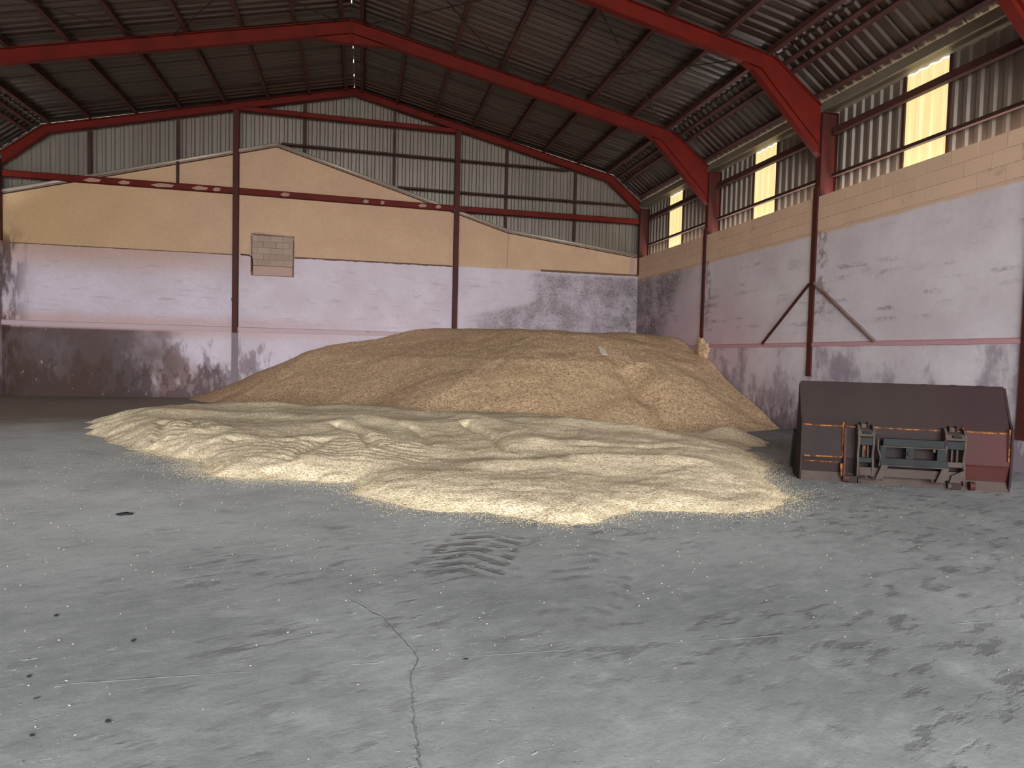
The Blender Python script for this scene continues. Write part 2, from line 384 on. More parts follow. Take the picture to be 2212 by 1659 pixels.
# recess backing is mortar coloured
MB().box(PX0, PX1, YB+.04, YB+.10, PZ0, PZ1).build('mortar_bed', M['mortar'], wall_back)
bw, bh = .405, .197
rows = [(PZ1-.16-.235*0, .0), ]
z = PZ0+.34; k = 0
blk = MB().box(-bw/2+.004, bw/2-.004, -.05, .05, 0, bh-.008).mesh('concrete_block', M['block_grey'])
while z < PZ1-.05:
    off = -.02 if k % 2 else -.21
    x = PX0+off
    while x < PX1-.02:
        a, b = max(x, PX0+.03), min(x+bw, PX1-.04)
        if b-a > .06:
            top = min(z+bh-.008, PZ1-.045)
            if abs(b-a-bw) < .01 and top > z+bh-.02: ob = link('concrete_block', blk, wall_back, ((a+b)/2, YB+.07+random.uniform(-.008, .008), z))
            elif top > z+.05: ob = MB().box(a+.004, b-.004, -.05+YB+.07, YB+.12, z, top).build('concrete_block', M['block_dark' if top < z+bh-.03 and random.random() < .5 else 'block_grey'], wall_back)  # block_dark ones stand in for the shade of open holes
        x += bw
    z += bh; k += 1
MB().box(PX0+.06, PX1-.05, YB+.03, YB+.10, PZ0+.02, PZ0+.325).build('render_patch', M['render'], wall_back, bevel=.012)
# broken plaster lip around the hole
lip = MB()
def jag(a, b, n, amp):
    a = Vector(a); b = Vector(b); return [a+(b-a)*i/n+Vector((random.uniform(-amp, amp), random.uniform(-amp, amp))) for i in range(n+1)]
ring = jag((PX0, PZ0+.1), (PX0-.02, PZ1-.12), 7, .012)+jag((PX0+.12, PZ1+.02), (PX1-.10, PZ1-.04), 8, .012)+jag((PX1+.01, PZ1-.16), (PX1+.02, PZ0+.55), 6, .012)
lip.tube([(p.x, YB-.004, p.y) for p in ring], .018, 5); lip.build('plaster_lip', M['render'], wall_back)
# conduit groove beside the patch and drip cracks
MB().tube([(-3.98, YB-.006, 4.72), (-3.72, YB-.006, 4.71), (-3.64, YB-.006, 4.66), (-3.62, YB-.006, 4.5), (-3.64, YB-.006, 4.2)], .022, 5).build('cable', M['rod'], wall_back)

# ledges on the gable wall
def ledge(name, x0, x1, z0, z1, proud, mat, label, n=60, amp=.008):
    lb = MB(); xs_ = np.linspace(x0, x1, n); b = [random.uniform(-amp, amp) for _ in xs_]
    for i in range(n-1):
        lb.add([(xs_[i], YB-proud, z0+b[i]), (xs_[i+1], YB-proud, z0+b[i+1]), (xs_[i+1], YB-proud*.8, z1), (xs_[i], YB-proud*.8, z1),
                (xs_[i], YB, z0+b[i]), (xs_[i+1], YB, z0+b[i+1]), (xs_[i+1], YB, z1+proud*.5), (xs_[i], YB, z1+proud*.5)],
               [(0,1,2,3), (3,2,6,7), (0,4,5,1)])
    ob = lb.build(name, mat); tag(ob, label=label, kind='structure'); return ob
ledge('trim_1', XL, XR, 2.19, 2.33, .045, M['ledge'], 'plaster ledge running low across the gable wall')
ledge('trim_2', 6.2, XR, 4.70, 4.76, .03, M['mortar'], 'dark broken edge between tan and whitewashed plaster')
ledge('trim_3', -2.3, 3.0, 4.685, 4.725, .03, M['mortar'], 'thin broken plaster edge beside the exposed blocks', amp=.012)
ledge('trim_4', XL, -4.2, 4.69, 4.71, .02, M['mortar'], 'thin plaster line across the left end of the gable wall')
# pilaster below the left gable post and the painted corner pillar
MB().box(-4.24, -4.04, YB-.03, YB, 0, 2.16).build('pilaster', M['damp'], wall_back)
MB().box(9.66, 9.82, YB-.02, YB, 4.76, 5.46).build('plaster_strip', M['render'], wall_back)

# ------------------------------------------------------------------ profiled sheets
def profile(w):
    """one sheet of width w (multiple of PER): offsets along the sheet and depth (rib = DEP)"""
    pts = []; n = round(w/PER)
    for i in range(n):
        a = i*PER; pts += [(a, 0), (a+.12, 0), (a+.15, DEP), (a+.225, DEP)]
    return [(-.03, .0)]+pts[1:]+[(n*PER+.002, 0)]
SW = 4*PER
def sheet_mesh(name, mat, fn, lo, hi, segs=1, w=SW):
    """fn(a, d, l): point at offset a across, depth d, length fraction; lo/hi per offset"""
    pr = profile(w); vs = []; fs = []; n = len(pr)
    for j in range(segs+1):
        for a, d in pr: vs.append(fn(a, d, lo(a)+(hi(a)-lo(a))*j/segs))
    for j in range(segs):
        fs += [(j*n+i, j*n+i+1, (j+1)*n+i+1, (j+1)*n+i) for i in range(n-1)]
    return MB().add(vs, fs).mesh(name, mat)
# gable cladding
YC = YB+.24
x = XL-.56; i = 0
while x < XR+.5:
    def lo(a, x=x): return mas_z(x+a)-.12
    def hi(a, x=x):
        t = abs(x+a-X0); return min(roof_z(t)+.018, max(8.55-(t-9.27)*.756, 7.5) if t > 9.24 else 99)
    if True:
        me = sheet_mesh('cladding_sheet', M['sheet_wall'], lambda a, d, l, x=x: (x+a, YC-d*.8, l), lo, lambda a: max(hi(a), lo(a)+.05))
        link('cladding_sheet', me, wall_back)
    x += SW; i += 1

# ------------------------------------------------------------------ right wall, left wall
WALLTOP = 5.38; CO = 4.60      # block courses above CO
def side_wall(name, sgn, xin, label):
    x1 = xin+.26*sgn
    o = MB().box(min(xin, x1), max(xin, x1), FRONT_Y, YB, 0, CO).box(min(xin+.006*sgn, x1), max(xin+.006*sgn, x1), FRONT_Y, YB, CO, WALLTOP-.015).build(name, M['wall_side'])
    tag(o, kind='structure', label=label); return o
wall_right = side_wall('wall_right', 1, XR, 'whitewashed masonry side wall with three painted block courses on top')
wall_left = side_wall('wall_left', -1, XL, 'shaded masonry side wall')
bl = .52; ch = (WALLTOP-CO)/3
bme = MB().box(0, .03, -bl/2+.0025, bl/2-.0025, .003, ch-.004).mesh('concrete_block', M['block_tan'])
for r in range(3):
    y = YB-.01-(bl/2 if r % 2 else 0)
    while y > -1:
        link('concrete_block', bme, wall_right, (XR-.006+random.uniform(-.003, .003), y-bl/2, CO+r*ch)); y -= bl
    if r % 2: MB().box(XR-.006, XR+.02, YB-.01-bl/2+.004, YB-.02, CO+r*ch+.004, CO+(r+1)*ch-.006).build('concrete_block', M['block_tan'], wall_right)
# pink ledge on the right wall
lb = MB(); ys_ = np.linspace(FRONT_Y, YB, 120)
bb = [random.uniform(-.01, .01) for _ in ys_]
for i in range(119):
    a, b = ys_[i], ys_[i+1]
    lb.add([(XR-.035, a, 2.0+bb[i]), (XR-.035, b, 2.0+bb[i+1]), (XR-.03, b, 2.07), (XR-.03, a, 2.07), (XR, a, 2.0+bb[i]), (XR, b, 2.0+bb[i+1]), (XR, b, 2.095), (XR, a, 2.095)], [(0,1,2,3), (3,2,6,7), (0,4,5,1)])
tag(lb.build('trim_5', M['pink']), kind='structure', label='pink painted ledge along the right wall')
# side cladding and translucent panels
XCR = XR+.50; XCL = XL-.50
WINS = [(10.33, 1), (15.53, 2), (20.73, 3)]
cme = sheet_mesh('cladding_sheet', M['sheet_wall'], lambda a, d, l: (-d, a, l), lambda a: WALLTOP-.12, lambda a: 7.45)
wme = sheet_mesh('window_1', M['window'], lambda a, d, l: (-d, a, l), lambda a: WALLTOP-.12, lambda a: 7.33)
y0 = 10.33-SW*21
k = 0
while y0 < YB+.2:
    hit = [n for yy, n in WINS if abs(yy-y0) < .01]
    if hit:
        o = link('window_%d' % hit[0], wme, None, (XCR, y0, 0)); tag(o, kind='structure', label='glowing yellow translucent panel in the right wall cladding')
        link('cladding_sheet', cme, wall_left, (XCL, y0+SW, 0), (0, 0, math.pi))
    else:
        link('cladding_sheet', cme, wall_right, (XCR, y0, 0)); link('cladding_sheet', cme, wall_left, (XCL, y0+SW, 0), (0, 0, math.pi))
    y0 += SW
# wooden jamb strips beside the panels
for yy, n in WINS:
    for q in (yy-.02, yy+SW+.0):
        MB().box(XCR-.075, XCR-.045, q-.03, q+.03, WALLTOP, 7.33).build('jamb', M['thin'], wall_right)
# front wall with the doorway behind the camera
fw = MB(); FY0, FY1 = FRONT_Y-.25, FRONT_Y
fw.box(XL-.3, DOOR_X0, FY0, FY1, 0, 8.0).box(DOOR_X1, XR+.55, FY0, FY1, 0, 8.0)
fw.xz([(XL-.3, 8.0), (DOOR_X0, 8.0), (DOOR_X0, DOOR_H), (DOOR_X1, DOOR_H), (DOOR_X1, 8.0), (XR+.55, 8.0), (X0+9.3, 8.4), (X0, 10.5), (X0-9.3, 8.4)], FY0, FY1)
tag(fw.build('wall_front', M['wall_side']), kind='structure', label='front wall with a wide open doorway')

# ------------------------------------------------------------------ roof
ceiling = empty('ceiling', (X0, 0, 10.5)); tag(ceiling, kind='structure', label='profiled metal roof sheets over the hall')
RY0, RY1 = FRONT_Y-.3, YB+.42
T1 = 9.36                                   # lower end of the main slope
ang = math.atan(.222)
for s in (1, -1):
    me = sheet_mesh('roof_sheet', M['sheet_roof'], lambda a, d, l, s=s: (s*l, a, -.222*l+d), lambda a: .0 if s > 0 else .0, lambda a: T1, 4)
    me2 = sheet_mesh('eave_sheet', M['sheet_roof'], lambda a, d, l, s=s: (s*(9.27+l*.798+d*.6), a, 8.50-10.5-l*.603+d*.8), lambda a: 0., lambda a: 1.62, 1)
    y = RY0; k = 0
    while y < RY1-.3:
        o = link('roof_sheet', me, ceiling, (s*.006, y, 0)); o = link('eave_sheet', me2, ceiling, (0, y, 0)); y += SW
# ridge cap (folded strip, lifted on the ribs)
MB().add([(-.3, RY0, -.0), (0, RY0, .075), (.3, RY0, 0), (-.3, 9.5, 0), (0, 9.5, .075), (.3, 9.5, 0)], [(0, 1, 4, 3), (1, 2, 5, 4)]).build('ridge_cap', M['sheet_roof'], ceiling)
y = 9.52
for ln, gap in ((3.1, .05), (2.6, .16), (2.3, .2), (1.2, .2), (1.0, .18), (.8, .2), (.9, .12), (.9, .1)):
    MB().add([(-.3, y, 0), (0, y, .075), (.3, y, 0), (-.3, y+ln, 0), (0, y+ln, .075), (.3, y+ln, 0)], [(0, 1, 4, 3), (1, 2, 5, 4)]).build('ridge_cap', M['sheet_roof'], ceiling); y += ln+gap

# eave gutters
def gutter(name, s, label):
    def t(x): return X0+s*x
    o = MB()
    pts = [(10.50, 7.53), (10.51, 7.34), (10.96, 7.34), (10.96, 7.6)]
    for a, b in zip(pts[:-1], pts[1:]):
        o.add([(t(a[0]), FRONT_Y, a[1]), (t(b[0]), FRONT_Y, b[1]), (t(b[0]), YB+.3, b[1]), (t(a[0]), YB+.3, a[1])], [(0, 1, 2, 3)])
    ob = o.build(name, M['gutter']); tag(ob, kind='structure', label=label)
    md = ob.modifiers.new('thick', 'SOLIDIFY'); md.thickness = .004
gutter('trim_6', 1, 'metal box gutter along the eave over the yellow panels')
gutter('trim_7', -1, 'metal box gutter along the opposite eave')

# ------------------------------------------------------------------ portal frames
def portal(yf, label, gable=False, strip0=0.):
    r = empty('portal_frame', (X0, yf, 0)); tag(r, label, 'steel frame', None)
    fwid = .085
    for s in (1, -1):
        def P(l): return [(s*a, b) for a, b in l]
        def fl_(mb, pts, t=.016, w=fwid):
            for a, b in zip(pts[:-1], pts[1:]): mb.plate((s*a[0], a[1]), (s*b[0], b[1]), t, -w, w)
        # rafter
        mb = MB(); top = [(0, 10.30), (9.15, 8.335)]; bot = [(0, 9.97), (8.86, 8.05)]
        mb.xz(P([top[0], top[1], (9.0, 8.18), bot[1], bot[0]]), -.008, .008); fl_(mb, top); fl_(mb, bot)
        mb.build('rafter', M['red'], r)
        # steep knee member
        mb = MB(); out = [(9.15, 8.335), (10.38, 7.41)]; inn = [(8.86, 8.05), (9.20, 7.70), (10.36, 6.56)]
        mb.xz(P([out[0], out[1], (10.41, 7.2), (10.41, 6.5), inn[2], inn[1], inn[0]]), -.008, .008); fl_(mb, out); fl_(mb, inn, .012, .06)
        mb.build('knee_member', M['red'], r)
        mb = MB(); ed = [(8.42, 8.13), (8.62, 8.02), (10.30, 6.38), (10.42, 6.28)]
        mb.xz(P([ed[0], ed[1], ed[2], ed[3], (10.42, 6.50), (10.36, 6.56), (9.20, 7.70), (8.86, 8.05)]), -.008, .008); fl_(mb, ed)
        mb.build('haunch', M['red'], r)
        # column above the wall and its inner flange let into the masonry
        mb = MB(); mb.xz(P([(10.42, 7.26), (10.82, 7.26), (10.82, WALLTOP+.0), (10.42, WALLTOP)]), -.008, .008)
        mb.plate((s*10.42, 7.26), (s*10.42, WALLTOP), .018, -fwid, fwid); mb.plate((s*10.82, 7.26), (s*10.82, WALLTOP), .018, -fwid, fwid)
        mb.plate((s*10.42, 7.26), (s*10.82, 7.26), .014, -fwid, fwid)
        mb.build('column', M['redpost'], r)
        MB().plate((s*10.385, WALLTOP+.2), (s*10.385, strip0), .04, -.075, .075).build('column_flange', M['redpost'], r)
        # apex haunch
        mb = MB(); ed = [(0, 9.70), (1.08, 9.735)]
        mb.xz(P([(0, 9.97), (1.08, 9.735), (0, 9.70)]), -.008, .008); fl_(mb, ed); mb.build('apex_haunch', M['red'], r)
        # purlin cleats with bolts
        for t in (1.43, 2.71, 4.01, 5.33, 6.6, 7.9):
            MB().box(s*t-.05, s*t+.05, -.06, .06, 10.30-.2148*t, 10.30-.2148*t+.03).build('cleat', M['purlin'], r)
        for bx_, bz_ in ((8.95, 7.85), (9.9, 7.05), (10.15, 6.85)): MB().tube([(s*bx_, -.02, bz_), (s*bx_, .02, bz_)], .018, 6).build('bolt', M['purlin'], r)
    MB().box(-.012, .012, -.085, .085, 9.69, 10.30).build('apex_plate', M['red'], r)
    return r
portal(18.3, 'red portal frame whose right post goes down into the grain heap', strip0=1.2)
portal(13.3, 'red portal frame whose right post carries two slanting wall braces', strip0=1.32)
portal(8.22, 'red portal frame whose post stands beside the end of the loader bucket', strip0=.5)
# gable frame
gf = empty('portal_frame', (X0, YB-.1, 0)); tag(gf, 'slender red steel frame framing the gable wall under the roof', 'steel frame')
for s in (1, -1):
    def gm(name, top, bot, w=.09):
        mb = MB(); a, b = top; c, d = bot
        mb.xz([(s*a[0], a[1]), (s*b[0], b[1]), (s*d[0], d[1]), (s*c[0], c[1])], -.006, .006)
        mb.plate((s*a[0], a[1]), (s*b[0], b[1]), .014, -w, w); mb.plate((s*c[0], c[1]), (s*d[0], d[1]), .014, -w, w)
        return mb.build(name, M['red'], gf)
    gm('rafter', [(0, 10.43), (9.22, 8.28)], [(0, 10.21), (9.06, 8.09)])
    gm('knee_member', [(9.22, 8.28), (10.36, 7.38)], [(9.06, 8.09), (10.32, 7.06)])
    mb = MB().box(min(s*10.37, s*10.72), max(s*10.37, s*10.72), -.006, .006, WALLTOP, 7.2)
    mb.plate((s*10.37, WALLTOP), (s*10.37, 7.2), .016, -.09, .09); mb.plate((s*10.72, WALLTOP), (s*10.72, 7.2), .016, -.09, .09); mb.build('column', M['redpost'], gf)
    MB().box(min(s*10.36, s*10.40), max(s*10.36, s*10.40), .0, .085, 4.75, WALLTOP+.1).build('column_flange', M['redpost'], gf)
def chan(name, a, b, w, d, mat, parent=None):
    """horizontal C section between two points along X on the gable, front face at y"""
    (xa, za), (xb, zb), y = a, b, YB
    mb = MB(); h = w/2
    mb.xz([(xa, za-h), (xb, zb-h), (xb, zb+h), (xa, za+h)], y-d, y-d+.012)
    mb.xz([(xa, za+h-.01), (xb, zb+h-.01), (xb, zb+h), (xa, za+h)], y-d, y-.01)
    mb.xz([(xa, za-h), (xb, zb-h), (xb, zb-h+.01), (xa, za-h+.01)], y-d, y-.01)
    return mb.build(name, mat, parent)
# gable posts
for xp, zt, zb_, lab in ((-4.12, 9.33, 2.16, 'tall red gable post standing on the pilaster beside the exposed block patch'), (3.10, 9.36, 1.2, 'tall red gable post whose foot is buried in the grain heap')):
    r = empty('gable_post', (xp, YB, zb_)); tag(r, lab, 'steel post')
    mb = MB(); mb.box(-.085, .085, -.19, -.178, 0, zt-zb_); mb.build('front_flange', M['redpost'], r)
    MB().box(-.085, .085, -.02, -.008, 0, zt-zb_).build('rear_flange', M['redpost'], r); MB().box(-.005, .005, -.178, -.02, 0, zt-zb_).build('web', M['redpost'], r)
    if xp < 0: MB().box(-.10, .10, -.20, -.19, 1.02, 1.12).build('splice_plate', M['redpost'], r)
# girts across the gable
def girt(a, b, w, d, lab, mat='red', name='gable_girt'):
    o = chan(name, a, b, w, d, M[mat]); tag(o, lab, 'steel beam'); return o
girt((XL+.1, 6.765), (-4.22, 6.75), .2, .15, 'wide red gable beam between the shaded left wall and the first post')
girt((-4.02, 6.75), (3.0, 6.70), .2, .15, 'wide red gable beam between the two posts with plaster smears')
girt((3.2, 6.70), (9.9, 6.71), .2, .15, 'wide red gable beam between the second post and the corner with yellow panels')
girt((-4.02, 9.40), (3.0, 9.36), .16, .15, 'high red gable beam joining the tops of both posts')
girt((-2.75, 8.40), (3.0, 8.38), .07, .1, 'thin brown rail starting at the masonry peak', 'thin')
girt((3.2, 8.38), (7.15, 8.38), .07, .1, 'thin brown rail under the rafter right of the second post', 'thin')
girt((1.05, 7.29), (3.0, 7.28), .07, .1, 'short thin brown rail ending at the second post', 'thin')
girt((3.2, 7.28), (9.5, 7.29), .07, .1, 'thin brown rail just above the wide beam near the corner', 'thin')
# plaster smears on the wide girt
SM = mat_plain('plaster_smear', (168, 132, 112), .9)
for gname, lst in (('gable_girt', [(-8.3, .5), (-7.4, .35), (-6.3, .7), (-5.2, .5), (-4.7, .25)]), ('gable_girt.001', [(-2.6, .3), (.0, .2), (.55, .14), (1.9, .3), (2.45, .2)])):
    go = bpy.data.objects[gname]
    for xc, w in lst:
        zc = 6.75 if xc < 0 else 6.72
        MB().xz([(xc-w/2, zc-.02), (xc-w*.2, zc-.075), (xc+w*.4, zc-.05), (xc+w/2, zc+.03), (xc-w*.1, zc+.06)], YB-.153, YB-.149).build('plaster_smear', SM, go)
# slim cladding posts
for xp, wd_, lab in ((-8.43, .1, 'slim brown cladding post nearest the shaded left wall'), (-5.88, .08, 'slim brown cladding post reaching down to the wide beam'), (-2.02, .11, 'slim brown cladding post just right of the masonry peak'),
                (.93, .09, 'slim brown cladding post hanging under the high beam near the second post'), (4.88, .08, 'slim brown cladding post right of the second post'), (7.45, .08, 'slim brown cladding post nearest the corner with yellow panels')):
    zt = 10.19-.234*abs(xp-X0); zb_ = 6.86 if abs(xp+5.88) < .01 else mas_z(xp)+.02
    o = MB().box(-wd_/2, wd_/2, 0, .07, 0, zt-zb_).build('cladding_post', M['thin']); o.location = (xp, YB-.005 if zb_ == 6.86 else YB+.02, zb_); tag(o, lab, 'steel post')
    if zb_ == 6.86: o.location.y = YB-.075
# flashing along the sloping masonry
fx = [-10.84, -8.43, -2.89, .96, 4.93, 9.9]
for i, (a, b) in enumerate(zip(fx[:-1], fx[1:])):
    lab = ['lowest left', 'left', 'peak right', 'lower right', 'last right'][i]
    mb = MB(); pa, pb = Vector((a, YB-.03, mas_z(a)+.05)), Vector((b, YB-.03, mas_z(b)+.05))
    mb.tube([pa, pb], .052, 10); o = mb.build('trim_%d' % (8+i), M['flash'], smooth=True); tag(o, kind='structure', label='rounded pale flashing along the sloping masonry top')
    MB().bar(pa+Vector((0, .02, -.09)), pb+Vector((0, .02, -.09)), .06, .03).build('sheet_edge', M['thin'], o)

# ------------------------------------------------------------------ purlins
def purlin(a, b, w, h, tilt, lab, group=None, name='roof_purlin', mat='purlin'):
    """C section along Y, centred at (x,z), leaning by tilt"""
    (x, z), y0, y1 = a, b[0], b[1]
    poly = [(-w/2, h/2), (w/2, h/2), (w/2, h/2-.012), (-w/2+.012, h/2-.012), (-w/2+.012, -h/2+.012), (w/2, -h/2+.012), (w/2, -h/2), (-w/2, -h/2)]
    c, s = math.cos(tilt), math.sin(tilt)
    mb = MB().prism(poly, 0, y1-y0, lambda p, d: (p[0]*c-p[1]*s, d, p[0]*s+p[1]*c))
    o = mb.build(name, M[mat]); o.location = (x, y0, z); tag(o, lab, 'steel beam', group); return o
ordn = ['second', 'third', 'fourth', 'fifth', 'sixth', 'seventh']
for s, side in ((1, 'on the slope over the yellow panels'), (-1, 'on the slope over the shaded left wall')):
    def rp(t, lab): 
        return purlin((X0+s*t, roof_z(t)-.085), (FRONT_Y, YB-.2), .10, .15, -s*ang, lab)
    rp(.27, 'brown roof purlin beside the ridge '+side)
    for q, t in zip(ordn, (1.43, 2.71, 4.01, 5.33, 6.6, 7.9)): rp(t, q+' brown roof purlin down from the ridge '+side)
    rp(9.02, 'brown roof purlin at the knee '+side)
    def sp(l, dz, lab, w=.09, h=.12):
        # follows the steep eave sheets
        return purlin((X0+s*(9.27+l*.798-.05), 8.50-l*.603-.068), (FRONT_Y, YB-.2), w, h, -s*math.radians(37), lab, name='eave_purlin')
    sp(.30, 0, 'upper brown eave rail of the close pair '+side); sp(.56, 0, 'lower brown eave rail of the close pair '+side)
    sp(1.36, 0, 'brown eave rail just above the gutter '+side)
# wall girts over the right and left walls
for s in (1, -1):
    sd = 'crossing the yellow panels' if s > 0 else 'on the shaded left wall'
    edges = [3.3]+BAYS+[YB-.1]
    for i in range(4):
        ya, yb = edges[i]+.1, edges[i+1]-.1
        wh = ['beyond the bucket end', 'in the bay above the loader bucket', 'in the middle bay', 'in the bay at the gable corner'][i]
        for nm, zc, h, w in (('upper', 6.86, .15, .09), ('lower', 5.87, .075, .06)):
            o = MB().box(-w/2, w/2, 0, yb-ya, -h/2, h/2).box(-w/2-.03, w/2, 0, yb-ya, -h/2-.006, -h/2+.004).build('wall_girt', M['purlin' if nm == 'upper' else 'thin'])
            o.location = (X0+s*10.72, ya, zc); tag(o, '%s brown wall rail %s %s' % (nm, sd, wh), 'steel beam')
# bracing rods under the purlins
def rod(t0, y0, t1, y1, lab, s=1):
    def pt(t, y): return (X0+s*t, y, 10.23-.2148*t+.04)
    mb = MB(); P0, P1 = Vector(pt(t0, y0)), Vector(pt(t1, y1)); n = 14
    for q in (-.018, .018): mb.tube([P0+(P1-P0)*i/n+Vector((0, q*(1 if i % 2 else -1), -.03*math.sin(math.pi*i/n))) for i in range(n+1)], .011, 5)
    o = mb.build('bracing_rod', M['rod']); tag(o, lab, 'tie rod'); return o
for s, side in ((1, 'over the yellow panel side'), (-1, 'over the shaded left side')):
    rod(.35, 18.2, 4.3, 13.4, 'thin twisted tie rod starting at the ridge '+side, s); rod(4.3, 18.2, .35, 13.4, 'thin twisted tie rod ending at mid slope '+side, s)
    rod(4.9, 18.2, 8.9, 13.4, 'thin twisted tie rod from mid slope towards the nearer knee '+side, s); rod(8.9, 18.2, 4.9, 13.4, 'thin twisted tie rod from the farther knee '+side, s)
# slanting braces on the right wall at the middle post
for yb, lab in ((15.12, 'slanting steel wall brace on the grain side of the post'), (11.33, 'rust-scabbed slanting steel wall brace on the bucket side of the post')):
    d = .08 if yb > 13.3 else -.08
    mb = MB().bar((XR-.03, 13.3+d, 3.44), (XR-.03, yb, 2.10), .02, .085, (1, 0, 0)).bar((XR-.05, 13.3+d, 3.44-.03), (XR-.05, yb, 2.10-.03), .04, .012, (1, 0, 0))
    o = mb.build('wall_brace', mat_steel('brace_'+str(int(yb)), (110, 78, 72), (138, 116, 110)) if yb < 13 else M['redpost']); tag(o, lab, 'steel brace')

# ------------------------------------------------------------------ grain
def seg_dist(px, py, pts, closed=False):
    d = np.full(px.shape, 1e9); q = pts+[pts[0]] if closed else pts
    for (ax, ay), (bx, by) in zip(q[:-1], q[1:]):
        ex, ey = bx-ax, by-ay; t = np.clip(((px-ax)*ex+(py-ay)*ey)/(ex*ex+ey*ey), 0, 1)
        d = np.minimum(d, np.hypot(px-ax-t*ex, py-ay-t*ey))
    return d
def inside(px, py, poly):
    r = np.zeros(px.shape, bool); n = len(poly)
    for i in range(n):
        (ax, ay), (bx, by) = poly[i], poly[(i+1) % n]
        c = ((ay > py) != (by > py)) & (px < (bx-ax)*(py-ay)/((by-ay) if by != ay else 1e-9)+ax); r ^= c
    return r
def vnoise(x, y, scale, seed=0):
    """smooth value noise"""
    rg = np.random.default_rng(seed); N = 256; T = rg.random((N, N))
    u, v = x*scale, y*scale; i, j = np.floor(u).astype(int), np.floor(v).astype(int); f, h = u-i, v-j
    f = f*f*(3-2*f); h = h*h*(3-2*h)
    a = T[i % N, j % N]; b = T[(i+1) % N, j % N]; c = T[i % N, (j+1) % N]; d = T[(i+1) % N, (j+1) % N]
    return (a*(1-f)+b*f)*(1-h)+(c*(1-f)+d*f)*h-.5
def fbm(x, y, s, o=4, seed=0): return sum(vnoise(x, y, s*2**k, seed+k)/2**k for k in range(o))
def smin(a, b, k): h = np.clip(.5+.5*(b-a)/k, 0, 1); return b*(1-h)+a*h-k*h*(1-h)
def grid_mesh(name, x0, x1, y0, y1, st, hf, mat, floor_z=0.):
    xs = np.arange(x0, x1+st/2, st); ys = np.arange(y0, y1+st/2, st); gx, gy = np.meshgrid(xs, ys, indexing='ij')
    z = hf(gx, gy); keep = z > floor_z
    k2 = keep.copy(); k2[1:] |= keep[:-1]; k2[:-1] |= keep[1:]; k2[:, 1:] |= keep[:, :-1]; k2[:, :-1] |= keep[:, 1:]
    z = np.where(keep, z, floor_z-.01)
    q = k2[:-1, :-1] & k2[1:, :-1] & k2[1:, 1:] & k2[:-1, 1:]
    idx = np.arange(gx.size).reshape(gx.shape)
    f = np.stack([idx[:-1, :-1][q], idx[1:, :-1][q], idx[1:, 1:][q], idx[:-1, 1:][q]], 1)
    used = np.unique(f); mp = np.full(gx.size, -1); mp[used] = np.arange(len(used))
    v = np.stack([gx.ravel(), gy.ravel(), z.ravel()], 1)[used]
    return mesh_np(name, v, mp[f], mat)
HB = [(-5.6, 23.6), (-4.9, 21.6), (-4.0, 20.2), (-2.6, 19.4), (-1.0, 18.1), (.3, 16.7), (1.27, 15.6), (2.3, 14.8), (3.2, 14.3), (4.9, 13.7), (6.7, 13.5), (8.6, 13.6), (9.97, 14.1), (10.6, 14.3)]
HP = HB+[(10.6, 24.5), (-5.6, 24.5)]
def heap_h(x, y):
    xx = x+fbm(x, y, .5, 3, 3)*.25; yy = y+fbm(x, y, .5, 3, 9)*.25
    d = seg_dist(xx, yy, HB)*np.where(inside(xx, yy, HP), 1, -1)
    top = np.interp(x, [-1, .7, 1.5, 2.7, 4.4, 6.6, 7.3, 8.4, 9.3, 9.97], [2.3, 2.42, 2.5, 2.53, 2.50, 2.40, 2.38, 2.47, 2.40, 2.33])+.02
    s = .36*d+.035*np.minimum(d, 3.2)**2*(d > 0)
    z = smin(s, top, .22)
    # slumped fans lying on the front slope
    def fan(cx, cy, rx, ry, h): return h*np.exp(-(((x-cx)/rx)**2+((y-cy)/ry)**2)**1.4)
    z = z+fan(1.9, 16.7, 1.6, 1.6, .20)+fan(4.2, 15.6, .9, 1.1, .10)+fan(6.2, 14.3, .7, .7, .13)+fan(7.9, 15.1, 1.1, 1.3, .22)-fan(6.75, 15.9, .28, 1.9, .16)-fan(3.3, 17.0, .25, 1.5, .06)
    z = z+fbm(x, y, .9, 4, 21)*.07+fbm(x, y, 5, 3, 40)*.018
    return np.where(d > -.25, np.where(d < .15, z*1., z), -1)
SO = [(-5.03, 13.4), (-4.2, 12.2), (-3.35, 11.12), (-2.7, 10.4), (-2.29, 9.95), (-2.15, 9.3), (-1.95, 8.86), (-1.45, 8.6), (-.77, 8.36), (-.11, 8.24), (.02, 7.95), (-.03, 7.56), (.3, 7.1), (.56, 6.85), (1.14, 6.54), (1.66, 6.11), (2.0, 6.03), (2.26, 6.07), (2.6, 6.35), (2.92, 6.59), (3.2, 6.45), (3.43, 6.31), (3.8, 6.2), (4.14, 6.23), (4.4, 6.35), (4.6, 6.58), (5.05, 6.85), (5.15, 7.4), (5.5, 8.1), (5.9, 8.75), (6.3, 9.3), (6.5, 10.0), (6.75, 10.6), (7.4, 11.2), (8.0, 11.7), (8.1, 12.15), (7.5, 12.6), (6.9, 12.75), (6.2, 12.7), (5.3, 13.35), (4.6, 14.6), (2.5, 17.), (-.5, 20.), (-3.6, 20.6), (-4.3, 19.6), (-5.0, 18.2), (-5.45, 17.04), (-5.15, 16.2), (-5.6, 15.4), (-5.15, 14.8), (-5.35, 14.2), (-4.85, 13.95)]
